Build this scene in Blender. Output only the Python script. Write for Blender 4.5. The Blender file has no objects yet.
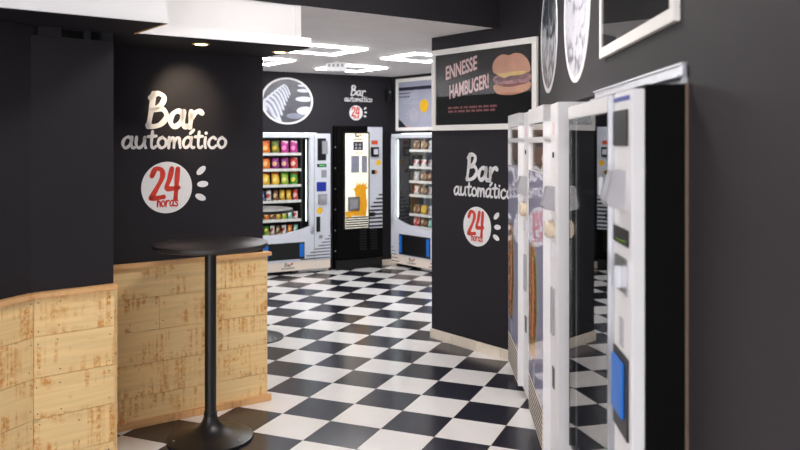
import bpy, bmesh, math, random
from mathutils import Vector, Matrix
random.seed(7)
sc = bpy.context.scene
C = sc.collection
PI = math.pi

# ---------------------------------------------------------------- camera
F, YH, HC = 780.0, 142.6, 1.66
cd = bpy.data.cameras.new('camera'); cam = bpy.data.objects.new('camera', cd); C.objects.link(cam)
cam.location = (0, 0, HC); cam.rotation_euler = (PI / 2, 0, 0)
cd.sensor_width = 36; cd.lens = F / 800 * 36; cd.shift_y = -(225 - YH) / 800
cd.clip_start = .05; cd.clip_end = 100
cd.dof.use_dof = True; cd.dof.focus_distance = 4.9; cd.dof.aperture_fstop = 2.4
sc.camera = cam
# ---------------------------------------------------------------- world, exposure
w = bpy.data.worlds.new('world'); sc.world = w; w.use_nodes = True
bg = w.node_tree.nodes['Background']; bg.inputs[0].default_value = (.985, .98, 1, 1); bg.inputs[1].default_value = 3.5
vs = sc.view_settings; vs.view_transform = 'Standard'; vs.look = 'None'; vs.exposure = 0.05; vs.gamma = 1; vs.use_curve_mapping = False
sc.cycles.use_denoising = True
sc.cycles.max_bounces = 8; sc.cycles.transparent_max_bounces = 12; sc.cycles.sample_clamp_indirect = 6
LED_BACK, LED_FRONT, SPOT_W = 46.0, 34.0, 46.0

# ---------------------------------------------------------------- materials
MATS = {}
def srgb(r, g, b):
    f = lambda c: c / 12.92 if c <= .04045 else ((c + .055) / 1.055) ** 2.4
    return (f(r / 255), f(g / 255), f(b / 255), 1)
def mat(name, col, rough=.5, metal=0, spec=.5, vary=.06, scale=14, bump=0, emit=0, ior=None, coat=0):
    if name in MATS: return MATS[name]
    m = bpy.data.materials.new(name); MATS[name] = m; m.use_nodes = True
    nt = m.node_tree; b = nt.nodes['Principled BSDF']
    c = srgb(*col)
    tc = nt.nodes.new('ShaderNodeTexCoord'); n = nt.nodes.new('ShaderNodeTexNoise')
    n.inputs['Scale'].default_value = scale; n.inputs['Detail'].default_value = 4
    nt.links.new(tc.outputs['Object'], n.inputs['Vector'])
    r = nt.nodes.new('ShaderNodeValToRGB')
    r.color_ramp.elements[0].position = .3; r.color_ramp.elements[1].position = .7
    r.color_ramp.elements[0].color = tuple(x * (1 - vary) for x in c[:3]) + (1,)
    r.color_ramp.elements[1].color = tuple(min(1, x * (1 + vary)) for x in c[:3]) + (1,)
    nt.links.new(n.outputs['Fac'], r.inputs['Fac']); nt.links.new(r.outputs['Color'], b.inputs['Base Color'])
    b.inputs['Roughness'].default_value = rough; b.inputs['Metallic'].default_value = metal
    b.inputs['Specular IOR Level'].default_value = spec
    if ior: b.inputs['IOR'].default_value = ior
    if coat: b.inputs['Coat Weight'].default_value = coat; b.inputs['Coat Roughness'].default_value = .03
    if bump:
        bp = nt.nodes.new('ShaderNodeBump'); bp.inputs['Strength'].default_value = bump; bp.inputs['Distance'].default_value = .004
        n2 = nt.nodes.new('ShaderNodeTexNoise'); n2.inputs['Scale'].default_value = scale * 6
        nt.links.new(tc.outputs['Object'], n2.inputs['Vector'])
        nt.links.new(n2.outputs['Fac'], bp.inputs['Height']); nt.links.new(bp.outputs['Normal'], b.inputs['Normal'])
    if emit:
        b.inputs['Emission Color'].default_value = c; b.inputs['Emission Strength'].default_value = emit
    return m
def mat_glass(name, ior=1.5, tint=(1, 1, 1)):
    m = bpy.data.materials.new(name); MATS[name] = m; m.use_nodes = True; nt = m.node_tree; nt.nodes.clear()
    o = nt.nodes.new('ShaderNodeOutputMaterial'); mx = nt.nodes.new('ShaderNodeMixShader')
    fr = nt.nodes.new('ShaderNodeFresnel'); fr.inputs['IOR'].default_value = ior
    t = nt.nodes.new('ShaderNodeBsdfTransparent'); t.inputs[0].default_value = (*tint, 1)
    g = nt.nodes.new('ShaderNodeBsdfGlossy'); g.inputs['Roughness'].default_value = .01
    ge = nt.nodes.new('ShaderNodeNewGeometry'); e1 = nt.nodes.new('ShaderNodeMath'); e1.operation = 'MULTIPLY_ADD'; e1.inputs[1].default_value = -2; e1.inputs[2].default_value = 1
    e2 = nt.nodes.new('ShaderNodeMath'); e2.operation = 'POWER'; e2.inputs[0].default_value = ior
    nt.links.new(ge.outputs['Backfacing'], e1.inputs[0]); nt.links.new(e1.outputs[0], e2.inputs[1]); nt.links.new(e2.outputs[0], fr.inputs['IOR'])
    nt.links.new(fr.outputs[0], mx.inputs[0]); nt.links.new(t.outputs[0], mx.inputs[1]); nt.links.new(g.outputs[0], mx.inputs[2])
    nt.links.new(mx.outputs[0], o.inputs[0]); return m
def mat_wood(name, base, streak, amount=.5):
    m = bpy.data.materials.new(name); MATS[name] = m; m.use_nodes = True; nt = m.node_tree; N = nt.nodes; L = nt.links
    b = N['Principled BSDF']; b.inputs['Roughness'].default_value = .62
    tc = N.new('ShaderNodeTexCoord'); oi = N.new('ShaderNodeObjectInfo')
    add = N.new('ShaderNodeVectorMath'); add.operation = 'ADD'
    sv = N.new('ShaderNodeVectorMath'); sv.operation = 'SCALE'; sv.inputs[0].default_value = (37, 11, 53); L.new(oi.outputs['Random'], sv.inputs['Scale'])
    L.new(tc.outputs['Object'], add.inputs[0]); L.new(sv.outputs[0], add.inputs[1])
    def noise(sx, sy, sz, det=4, rough=.55):
        mp = N.new('ShaderNodeMapping'); mp.inputs['Scale'].default_value = (sx, sy, sz)
        n = N.new('ShaderNodeTexNoise'); n.inputs['Scale'].default_value = 1; n.inputs['Detail'].default_value = det; n.inputs['Roughness'].default_value = rough
        L.new(add.outputs[0], mp.inputs[0]); L.new(mp.outputs[0], n.inputs['Vector']); return n.outputs['Fac']
    def ramp(src, p0, p1, c0=(0, 0, 0, 1), c1=(1, 1, 1, 1)):
        r = N.new('ShaderNodeValToRGB'); e = r.color_ramp.elements
        e[0].position = p0; e[1].position = p1; e[0].color = c0; e[1].color = c1
        L.new(src, r.inputs[0]); return r.outputs[0]
    def mul(a, c):
        x = N.new('ShaderNodeMath'); x.operation = 'MULTIPLY'; L.new(a, x.inputs[0])
        if isinstance(c, (int, float)): x.inputs[1].default_value = c
        else: L.new(c, x.inputs[1])
        return x.outputs[0]
    def mix(fac, a, bcol):
        x = N.new('ShaderNodeMix'); x.data_type = 'RGBA'; L.new(fac, x.inputs['Factor'])
        if isinstance(a, tuple): x.inputs['A'].default_value = a
        else: L.new(a, x.inputs['A'])
        if isinstance(bcol, tuple): x.inputs['B'].default_value = bcol
        else: L.new(bcol, x.inputs['B'])
        return x.outputs['Result']
    grain = ramp(noise(2, 30, 55, 6), .25, .75, tuple(x * .86 for x in srgb(*base)[:3]) + (1,), tuple(min(1, x * 1.1) for x in srgb(*base)[:3]) + (1,))
    big = ramp(noise(3, 3, 5, 2), .35, .7)
    col = mix(mul(big, .28), grain, srgb(base[0] - 8, base[1] - 22, base[2] - 40))
    bands = ramp(noise(46, 2, 2.2, 3, .6), .44, .6)           # upright saw marks
    patch = ramp(noise(4.5, 3, 8, 2), .45, .56)
    fine = ramp(noise(50, 20, 60, 3), .35, .6)
    st = mul(mul(mul(bands, patch), fine), amount)
    col = mix(st, col, srgb(*streak))
    b2 = ramp(noise(7, 3, 70, 3, .6), .60, .72); p2 = ramp(noise(3.5, 3, 6, 2), .55, .66)
    col = mix(mul(mul(b2, p2), amount * .6), col, srgb(*streak))
    knot = N.new('ShaderNodeTexVoronoi'); knot.inputs['Scale'].default_value = 1
    mp = N.new('ShaderNodeMapping'); mp.inputs['Scale'].default_value = (3.2, 3, 6); L.new(add.outputs[0], mp.inputs[0]); L.new(mp.outputs[0], knot.inputs['Vector'])
    k = ramp(knot.outputs['Distance'], .05, .1, (1, 1, 1, 1), (0, 0, 0, 1))
    col = mix(mul(k, .35), col, srgb(120, 88, 60))
    L.new(col, b.inputs['Base Color'])
    bp = N.new('ShaderNodeBump'); bp.inputs['Strength'].default_value = .25; bp.inputs['Distance'].default_value = .003
    L.new(noise(4, 40, 90, 4), bp.inputs['Height']); L.new(bp.outputs[0], b.inputs['Normal'])
    return m
def mat_bag(name, c1, c2, c3):
    m = bpy.data.materials.new(name); MATS[name] = m; m.use_nodes = True; nt = m.node_tree; N = nt.nodes; L = nt.links
    b = N['Principled BSDF']; b.inputs['Roughness'].default_value = .32
    tc = N.new('ShaderNodeTexCoord'); v = N.new('ShaderNodeTexVoronoi'); v.inputs['Scale'].default_value = 22
    L.new(tc.outputs['Object'], v.inputs['Vector'])
    r = N.new('ShaderNodeValToRGB'); r.color_ramp.interpolation = 'CONSTANT'; e = r.color_ramp.elements
    e[0].position = 0; e[0].color = srgb(*c1); e[1].position = .55; e[1].color = srgb(*c2)
    x = e.new(.8); x.color = srgb(*c3)
    sp = N.new('ShaderNodeSeparateColor'); L.new(v.outputs['Color'], sp.inputs[0]); L.new(sp.outputs[0], r.inputs[0]); L.new(r.outputs[0], b.inputs['Base Color'])
    return m
def mat_photo(name, dark, lightc, kind='voronoi', scale=10, stretch=(1, 1, 1), lo=.3, hi=.6):
    m = bpy.data.materials.new(name); MATS[name] = m; m.use_nodes = True; nt = m.node_tree; N = nt.nodes; L = nt.links
    b = N['Principled BSDF']; b.inputs['Roughness'].default_value = .3
    tc = N.new('ShaderNodeTexCoord'); mp = N.new('ShaderNodeMapping'); mp.inputs['Scale'].default_value = stretch; L.new(tc.outputs['Object'], mp.inputs[0])
    if kind == 'wave':
        t = N.new('ShaderNodeTexWave'); t.inputs['Distortion'].default_value = 7; t.inputs['Detail'].default_value = 3; t.inputs['Scale'].default_value = scale
    else:
        t = N.new('ShaderNodeTexNoise'); t.inputs['Detail'].default_value = 6; t.inputs['Distortion'].default_value = 1.6; t.inputs['Scale'].default_value = scale
    L.new(mp.outputs[0], t.inputs['Vector'])
    r = N.new('ShaderNodeValToRGB'); e = r.color_ramp.elements; e[0].position = lo; e[1].position = hi; e[0].color = srgb(*dark); e[1].color = srgb(*lightc)
    L.new(t.outputs['Fac'], r.inputs[0]); L.new(r.outputs[0], b.inputs['Base Color']); return m

M = {}
M['black_wall'] = mat('black wall paint', (35, 33, 38), .66, vary=.05, scale=3, bump=.05, spec=.25)
M['black_wall_r'] = mat('charcoal wall paint', (47, 44, 47), .6, vary=.06, scale=2.5, bump=.05, spec=.3)
M['white_paint'] = mat('white paint', (234, 233, 235), .55, vary=.02, scale=3)
M['ceiling'] = mat('ceiling plaster', (236, 232, 231), .7, vary=.03, scale=5, bump=.05)
M['tile_white'] = mat('white glazed tile', (238, 235, 234), .16, vary=.025, scale=6)
M['tile_black'] = mat('black glazed tile', (37, 37, 48), .2, vary=.12, scale=5)
M['grout'] = mat('grey grout', (150, 138, 122), .9)
M['skirt'] = mat('cream skirting tile', (235, 222, 205), .3, vary=.04)
M['wood'] = mat_wood('sawn pine plank', (246, 213, 156), (212, 138, 56), .95)
M['wood_cap'] = mat_wood('pine cap rail', (228, 180, 126), (150, 84, 40), .35)
M['nail'] = mat('dark nail steel', (70, 50, 38), .6, metal=.4)
M['black_metal'] = mat('black powder coated steel', (18, 17, 18), .36, vary=.05)
M['table_top'] = mat('black textured laminate', (40, 36, 36), .42, vary=.25, scale=60, bump=.2)
M['screw'] = mat('zinc screw', (170, 170, 168), .3, metal=1)
M['vinyl_white'] = mat('white vinyl', (236, 234, 235), .5, vary=.01)
M['vinyl_red'] = mat('red vinyl', (214, 58, 40), .5, vary=.02)
M['frame_white'] = mat('white picture frame', (240, 236, 232), .4, vary=.02)
M['screen_black'] = mat('black poster', (12, 11, 13), .5, spec=.15)
M['glass'] = mat_glass('clear glass', 1.5)
M['glass_mirror'] = mat_glass('coated shop glass', 4.2, (.75, .77, .78))
M['cab_white'] = mat('pale grey machine enamel', (214, 217, 228), .32, vary=.02)
M['cab_white_r'] = mat('white machine enamel', (230, 228, 230), .34, vary=.015)
M['cab_black'] = mat('black machine enamel', (9, 8, 9), .65, vary=.08, spec=.08)
M['dark_inside'] = mat('dark machine interior', (34, 33, 36), .5)
M['grey_inside'] = mat('grey machine interior', (120, 124, 134), .5)
M['shelf'] = mat('pale shelf tray', (228, 230, 226), .4)
M['blue'] = mat('blue plastic', (24, 112, 206), .35)
M['blue_dark'] = mat('dark blue keypad', (30, 48, 150), .35)
M['grey_plastic'] = mat('grey plastic', (150, 150, 156), .4)
M['pale_plastic'] = mat('pale grey plastic', (168, 166, 171), .4)
M['black_plastic'] = mat('black plastic', (18, 18, 20), .35)
M['stripe'] = mat('dark stripe vinyl', (40, 36, 38), .5)
M['cream_vinyl'] = mat('cream vinyl', (238, 224, 210), .4, vary=.02)
M['yellow'] = mat('yellow sticker', (244, 190, 30), .5)
M['green_led'] = mat('green indicator', (90, 220, 120), .5, emit=1.0)
M['steel'] = mat('brushed steel', (190, 190, 194), .28, metal=.9)
M['galv'] = mat('galvanised channel', (214, 214, 220), .34, metal=.55)
M['brown_edge'] = mat('brown board edge', (110, 88, 72), .6)
M['orange'] = mat('orange juice print', (255, 174, 36), .4, vary=.12, scale=25)
M['orange_red'] = mat('orange display', (214, 84, 40), .4)
M['backlit'] = mat('backlit white panel', (255, 250, 232), .4, emit=.3, vary=.01)
M['lavender'] = mat('lavender print', (184, 182, 208), .012, vary=.03)
M['bread'] = mat('baguette print', (206, 152, 92), .1, vary=.3, scale=18)
M['lettuce'] = mat('lettuce print', (104, 142, 50), .1, vary=.5, scale=40)
M['tomato'] = mat('tomato print', (214, 84, 48), .1, vary=.35, scale=40)
M['ham'] = mat('ham print', (226, 160, 140), .1, vary=.3, scale=30)
M['bun'] = mat('burger bun print', (200, 148, 124), .3, vary=.12, scale=9)
M['sauce'] = mat('sauce print', (120, 50, 46), .3, vary=.4, scale=30)
M['bun2'] = mat('burger bun base print', (200, 142, 110), .3, vary=.12, scale=9)
M['cheese'] = mat('cheese print', (222, 188, 124), .3, vary=.1)
M['meat'] = mat('meat print', (120, 78, 84), .3, vary=.5, scale=30)
M['bacon'] = mat('bacon print', (158, 110, 112), .3, vary=.5, scale=35)
M['pink_text'] = mat('pale pink print', (226, 196, 196), .4)
M['pink_shadow'] = mat('rose print', (140, 84, 84), .4)
M['cream_knob'] = mat('cream plastic', (226, 208, 184), .4)
M['poster'] = mat('blue grey poster', (176, 178, 196), .25, vary=.06, scale=3)
M['poster_dark'] = mat('navy poster', (44, 46, 62), .25)
M['poster_curve'] = mat('rose poster', (202, 172, 164), .25)
M['photo_glass'] = mat_photo('grey photo of glassware', (58, 66, 70), (214, 218, 228), 'noise', 5.5, (.8, 1, 1), .44, .62)
M['photo_cups'] = mat_photo('pale photo of cups', (104, 104, 118), (226, 224, 236), 'noise', 5, (.8, 1, 1.3), .36, .52)
M['photo_dark'] = mat('grey photo ground', (84, 84, 92), .35, vary=.3, scale=8)
M['spoon_l'] = mat('pale grey photo print', (214, 216, 228), .35, vary=.06)
M['spoon_m'] = mat('mid grey photo print', (140, 144, 160), .35, vary=.15, scale=9)
M['led'] = mat('white led strip', (255, 255, 255), .5, emit=LED_BACK, vary=0)
M['led_front_added'] = mat('unseen led panel', (255, 250, 244), .5, emit=LED_FRONT, vary=0)  # emitter of the panels added to the front ceiling
M['led_tube'] = mat('machine led strip', (236, 255, 240), .5, emit=4.5, vary=0)
M['lamp_warm'] = mat('warm lamp lens', (255, 214, 150), .5, emit=9, vary=0)
M['lamp_rim'] = mat('cream lamp rim', (226, 200, 150), .4)

# ---------------------------------------------------------------- mesh helpers
class MB:
    def __init__(s): s.bm = bmesh.new()
    def box(s, x0, x1, y0, y1, z0, z1, bev=0):
        t = bmesh.new(); r = bmesh.ops.create_cube(t, size=1)
        for v in t.verts: v.co = Vector(((x0 + x1) / 2 + v.co.x * (x1 - x0), (y0 + y1) / 2 + v.co.y * (y1 - y0), (z0 + z1) / 2 + v.co.z * (z1 - z0)))
        if bev: bmesh.ops.bevel(t, geom=t.edges[:], offset=bev, segments=2, affect='EDGES', clamp_overlap=True)
        s.merge(t); return s
    def merge(s, t):
        me = bpy.data.meshes.new('t'); t.to_mesh(me); t.free(); s.bm.from_mesh(me); bpy.data.meshes.remove(me)
    def prism(s, pts, y0, y1):                     # outline in x,z ; extruded along y
        n = len(pts); a = [s.bm.verts.new((p[0], y0, p[1])) for p in pts]; b = [s.bm.verts.new((p[0], y1, p[1])) for p in pts]
        s.bm.faces.new(a); s.bm.faces.new(b[::-1])
        for i in range(n): s.bm.faces.new((a[i], b[i], b[(i + 1) % n], a[(i + 1) % n]))
        return s
    def prism_z(s, pts, z0, z1):                   # outline in x,y ; extruded along z
        n = len(pts); a = [s.bm.verts.new((p[0], p[1], z0)) for p in pts]; b = [s.bm.verts.new((p[0], p[1], z1)) for p in pts]
        s.bm.faces.new(a); s.bm.faces.new(b[::-1])
        for i in range(n): s.bm.faces.new((a[i], b[i], b[(i + 1) % n], a[(i + 1) % n]))
        return s
    def prism_x(s, pts, x0, x1):                   # outline in y,z ; extruded along x
        n = len(pts); a = [s.bm.verts.new((x0, p[0], p[1])) for p in pts]; b = [s.bm.verts.new((x1, p[0], p[1])) for p in pts]
        s.bm.faces.new(a); s.bm.faces.new(b[::-1])
        for i in range(n): s.bm.faces.new((a[i], b[i], b[(i + 1) % n], a[(i + 1) % n]))
        return s
    def lathe(s, prof, seg=40, cx=0, cy=0):        # prof (r,z) bottom to top
        rings = []
        for r, z in prof:
            rings.append([s.bm.verts.new((cx + r * math.cos(2 * PI * k / seg), cy + r * math.sin(2 * PI * k / seg), z)) for k in range(seg)])
        for a, b in zip(rings, rings[1:]):
            for k in range(seg): s.bm.faces.new((a[k], a[(k + 1) % seg], b[(k + 1) % seg], b[k]))
        s.bm.faces.new(rings[0][::-1]); s.bm.faces.new(rings[-1]); return s
    def disc(s, cx, cz, r, y0, y1, seg=40, rz=None):
        rz = rz or r
        return s.prism([(cx + r * math.cos(2 * PI * k / seg), cz + rz * math.sin(2 * PI * k / seg)) for k in range(seg)], y0, y1)
    def ring(s, cx, cz, r0, r1, y0, y1, seg=48):
        for k in range(seg):
            a, b = 2 * PI * k / seg, 2 * PI * (k + 1) / seg
            s.prism([(cx + r0 * math.cos(a), cz + r0 * math.sin(a)), (cx + r1 * math.cos(a), cz + r1 * math.sin(a)), (cx + r1 * math.cos(b), cz + r1 * math.sin(b)), (cx + r0 * math.cos(b), cz + r0 * math.sin(b))], y0, y1)
        return s
    def stroke(s, pts, wd, y, taper=True):         # brush stroke in the x,z plane, at depth y, facing -y
        P = [Vector((p[0], p[1])) for p in pts]
        if len(P) == 1: return s.blob(P[0].x, P[0].y, wd * .6, y)
        Q = []
        for i in range(len(P) - 1):
            p0 = P[i - 1] if i else 2 * P[0] - P[1]; p1, p2 = P[i], P[i + 1]; p3 = P[i + 2] if i + 2 < len(P) else 2 * P[-1] - P[-2]
            for k in range(6):
                t = k / 6
                Q.append(.5 * (2 * p1 + (p2 - p0) * t + (2 * p0 - 5 * p1 + 4 * p2 - p3) * t * t + (3 * p1 - p0 - 3 * p2 + p3) * t ** 3))
        Q.append(P[-1]); n = len(Q); A = []; B = []
        for i in range(n):
            d = (Q[min(i + 1, n - 1)] - Q[max(i - 1, 0)])
            d = d.normalized() if d.length > 1e-9 else Vector((1, 0))
            nn = Vector((-d.y, d.x)); h = wd / 2 * (1 + (.12 * math.sin(i * .5) if taper else 0))
            A.append(Q[i] + nn * h); B.append(Q[i] - nn * h)
        va = [s.bm.verts.new((p.x, y, p.y)) for p in A]; vb = [s.bm.verts.new((p.x, y, p.y)) for p in B]
        for i in range(n - 1):
            s.bm.faces.new((va[i], vb[i], vb[i + 1], va[i + 1]))
        s.blob(Q[0].x, Q[0].y, wd / 2, y); s.blob(Q[-1].x, Q[-1].y, wd / 2, y); return s
    def blob(s, x, z, r, y, rx=None, ang=0, seg=14):
        rx = rx or r; ca, sa = math.cos(ang), math.sin(ang); v = []
        for k in range(seg):
            a = 2 * PI * k / seg; u, q = rx * math.cos(a), r * math.sin(a)
            v.append(s.bm.verts.new((x + u * ca - q * sa, y, z + u * sa + q * ca)))
        s.bm.faces.new(v); return s
    def mesh(s, name, m, smooth=False):
        bmesh.ops.recalc_face_normals(s.bm, faces=s.bm.faces[:])
        me = bpy.data.meshes.new(name); s.bm.to_mesh(me); s.bm.free()
        me.materials.append(M[m] if isinstance(m, str) else m)
        if smooth:
            for p in me.polygons: p.use_smooth = True
            me.set_sharp_from_angle(angle=math.radians(40))
        return me
    def build(s, name, m, parent=None, smooth=False):
        return put(name, s.mesh(name, m, smooth), parent)
def put(name, me, parent=None, loc=None, rz=0):
    o = bpy.data.objects.new(name, me); C.objects.link(o)
    if parent: o.parent = parent
    if loc: o.location = loc
    if rz: o.rotation_euler = (0, 0, rz)
    return o
def tag(o, label=None, cat=None, group=None, kind=None):
    for k, v in (('label', label), ('category', cat), ('group', group), ('kind', kind)):
        if v: o[k] = v
    return o
def thing(name, label, cat, loc=(0, 0, 0), rz=0, group=None):
    o = put(name, None, None, loc, rz); return tag(o, label, cat, group)
def box(name, m, parent, x0, x1, y0, y1, z0, z1, bev=0):
    return MB().box(x0, x1, y0, y1, z0, z1, bev).build(name, m, parent)
# a wall frame: local x to the viewer's right, y into the wall, z up
class Fr:
    def __init__(s, ox, oy, deg):
        a = math.radians(deg); s.o = Vector((ox, oy)); s.r = Vector((math.sin(a), math.cos(a))); s.n = Vector((-s.r.y, s.r.x))
        s.rz = math.atan2(s.r.y, s.r.x)
    def w(s, x, y=0, z=0):
        p = s.o + s.r * x + s.n * y; return (p.x, p.y, z)
    def px(s, u, v, y=0):                          # photograph pixel -> (x, z) on the wall plane
        d = Vector(((u - 400) / F, 1.0)); o = s.o + s.n * y
        Y = o.dot(s.n) / d.dot(s.n); p = d * Y - s.o
        return p.dot(s.r), HC - (v - YH) * Y / F
MAIN = Fr(-.858, 5.03, 54.5)
WA = Fr(-1.416, 3.89, 50)
WBo = WA.w(-.385)
WB = Fr(WBo[0], WBo[1], 21)
BURG = Fr(.27, 6.633, 90 + 51.6)
BACK = Fr(-.12, 10.6, 60)
BACKR = Fr(-.12, 10.6, 140)
RIGHT = Fr(1.018, 5.688, 180 + 2.87)
BEAM = Fr(-.92, 4.786, 53.9)
LIP = Fr(-.517, 4.535, 55)
BOX1 = Fr(-1.08, 3.617, 52.2)
ZB, ZF = 2.55, 3.05

# ---------------------------------------------------------------- floor
TS, PSI = .3295, math.radians(22.61); TX, TY = -.2383, 4.2237
floor = MB().box(-5, 5, -2.5, 14, -.08, -.0025).build('floor', 'grout'); tag(floor, 'black and white checkered tile floor', None, None, 'structure')
ca, sa = math.cos(PSI), math.sin(PSI)
cells = []
for i in range(-24, 24):
    for j in range(-24, 36):
        x = TX + TS * ((i + .5) * ca + (j + .5) * sa); y = TY + TS * (-(i + .5) * sa + (j + .5) * ca)
        if -4.6 < x < 4.6 and -2.2 < y < 13.6: cells.append((i, j, x, y))
def in_view(x, y):
    if y < 3.9: return False
    u = 400 + F * x / y; v = YH + F * HC / y
    if not (90 < u < 560 and v < 475): return False
    if u < 275 and v > 395 and u < 130: return v > 420
    if y > 10.75 : return False
    # hidden by the timber clad wall, the lettered wall or the machines
    if u < 250 and v < 385: return False
    if u > 440 and v < 330: return False
    return True
vis = sorted([c for c in cells if in_view(c[2], c[3])], key=lambda c: c[3])[:298]
vset = set((c[0], c[1]) for c in vis)
g = TS / 2 - .0012
tm = {}
for k, mm in ((0, 'tile_white'), (1, 'tile_black')):
    tm[k] = MB().box(-g, g, -g, g, -.008, 0, .0008).mesh('tile', mm)
rest = {0: MB(), 1: MB()}
for i, j, x, y in cells:
    k = (i + j) % 2
    if (i, j) in vset: put('tile', tm[k], floor, (x, y, 0), -PSI)
    else:
        pts = []
        for sx, sy in ((-g, -g), (g, -g), (g, g), (-g, g)): pts.append((x + sx * ca + sy * sa, y - sx * sa + sy * ca))
        rest[k].prism_z(pts, -.008, 0)
for k, mm in ((0, 'tile_white'), (1, 'tile_black')):
    tag(rest[k].build('tile_field', mm, floor), kind='stuff')

# ---------------------------------------------------------------- walls
def wall(name, fr, x0, x1, z0, z1, th, m='black_wall', y0=0):
    o = MB().box(x0, x1, y0, y0 + th, z0, z1).build(name, m); o.location = (fr.o.x, fr.o.y, 0); o.rotation_euler = (0, 0, fr.rz)
    return tag(o, kind='structure')
w_main = wall('wall_left', MAIN, -1.25, -.018, 0, 2.62, .14, y0=.022)
w_a = wall('wall_left_front', WA, -.45, -.005, 0, 2.165, .5, y0=.022)
w_b = wall('wall_left_near', WB, -2.6, .05, 0, 2.21, .3, y0=.022)
# burger wall with its return, one block
bo, bc = BURG.w(0), BURG.w(1.206); br = Vector((BURG.n.x, BURG.n.y))
blk = MB().prism_z([(bo[0], bo[1]), (bc[0], bc[1]), (bc[0] + 2.4 * BURG.n.x, bc[1] + 2.4 * BURG.n.y), (bo[0] + 2.4 * BURG.n.x, bo[1] + 2.4 * BURG.n.y)], 0, ZF).build('wall_centre', 'black_wall'); tag(blk, kind='structure')
# back walls (machines stand in recesses cut into them)
def wall_cut(name, fr, x0, x1, z1, th, cuts, m='black_wall'):
    b = MB(); x = x0
    for a, c, h in cuts: b.box(x, a, 0, th, 0, z1); b.box(a, c, 0, th, h, z1); x = c
    b.box(x, x1, 0, th, 0, z1); o = b.build(name, m); o.location = (fr.o.x, fr.o.y, 0); o.rotation_euler = (0, 0, fr.rz); return tag(o, kind='structure')
SM_R = BACK.px(330.5, 200, -.09)[0]; GX = BACKR.px(391.0, 200, -.07)[0]
w_back = wall_cut('wall_back', BACK, -4.5, .0, ZB, .12, [(SM_R - 1.07, SM_R + .008, 1.785)])
w_backr = wall_cut('wall_back_right', BACKR, 0, 2.6, ZB, .12, [(GX - .006, GX + .93, 1.785)])
# right wall: near length, and the length over the machine recess
yw = lambda Y: (5.688 - Y) / .99875
wr = MB().box(yw(2.29), yw(-2.2), 0, .14, 0, ZF)
wr.box(0, yw(2.29), 0, .14, 1.885, ZF)
w_r = wr.build('wall_right', 'black_wall_r'); w_r.location = (RIGHT.o.x, RIGHT.o.y, 0); w_r.rotation_euler = (0, 0, RIGHT.rz); tag(w_r, kind='structure')
rb = MB().box(0, yw(2.1), .75, .8, 0, 2.0).build('wall_recess', 'black_wall'); rb.location = w_r.location; rb.rotation_euler = w_r.rotation_euler; tag(rb, kind='structure')
# closing wall far left behind the lettered wall
fl = Fr(*MAIN.w(-4.2, 3)[:2], -36); wl = wall('wall_far_left', fl, -3, 5, 0, ZB, .12)

# skirting tiles
def skirting(name, fr, x0, x1, h, n, label=None):
    p = put(name, None, None, (fr.o.x, fr.o.y, 0), fr.rz); tag(p, kind='structure')
    L = (x1 - x0) / n
    me = MB().box(.001, L - .001, -.012, 0, 0, h, .0015).mesh('skirting_tile', 'skirt')
    for k in range(n): put('skirting_tile', me, p, (x0 + k * L, 0, 0))
    return p
skirting('baseboard_centre', BURG, -.012, 1.1, .082, 4)
skirting('baseboard_back', BACK, -.16, -.002, .08, 1)
skirting('baseboard_back_left', BACK, -1.02, -.94, .09, 1)
skirting('baseboard_back_right', BACKR, .014, .12, .08, 1)

# timber cladding on the left walls
ROWS = [(0.0, .176), (.176, .364), (.364, .556), (.556, .75), (.75, .932)]
def cladding(parent, x0, x1, joints, over=.02, foot=True, ext=0.0):
    # parent is at its frame; planks 22 mm thick
    nails = MB()
    for ri, (z0, z1) in enumerate(ROWS):
        xs = [x0] + [j for r, j in joints if r == ri] + [x1]
        for a, b in zip(xs, xs[1:]):
            L = b - a; dy = random.uniform(-.002, .001)
            me = MB().box(-L / 2 + .0008, L / 2 - .0008, dy, .022, -(z1 - z0) / 2 + .001, (z1 - z0) / 2 - .001, .0012).mesh('plank', 'wood')
            put('plank', me, parent, ((a + b) / 2, 0, (z0 + z1) / 2))
            for ex in (a + .02, b - .02, (a + b) / 2 + random.uniform(-.1, .1)):
                for ez in (z0 + .035, z1 - .035):
                    nails.disc(ex + random.uniform(-.008, .008), ez + random.uniform(-.012, .012), .0032, dy - .0006, 0, 8)
    tag(nails.build('nail_head', 'nail', parent), kind='stuff')
    box('cap_rail', 'wood_cap', parent, x0 + ext, x1 + over, -.022, .05, .932, .956, .002)
    if foot: box('base_rail', 'wood_cap', parent, x0, x1 + over * .9, -.022, 0, 0, .042, .002)
cladding(w_main, -1.12, .004, [(3, -.70), (1, -.40)])
cladding(w_a, -.385, -.008, [], .01, False)
cladding(w_b, -2.6, -.0, [(4, -1.3), (3, -.9), (2, -1.5), (1, -1.1)], 0.0, False)
# end returns of the cladding
me = MB().box(0, .02, .024, .5, 0, .932, .001).mesh('end_board', 'wood'); put('end_board', me, w_a, (-.005, 0, 0))
me = MB().box(0, .02, .024, .16, 0, .932, .001).mesh('end_board', 'wood'); put('end_board', me, w_main, (-.016, 0, 0))
# notched head of the front left wall
for a, b in ((-.36, -.255), (-.14, -.117), (-.056, -.006)):
    box('head_batten', 'black_wall', w_a, a, b, .022, .06, 2.166, 2.211)

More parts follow.
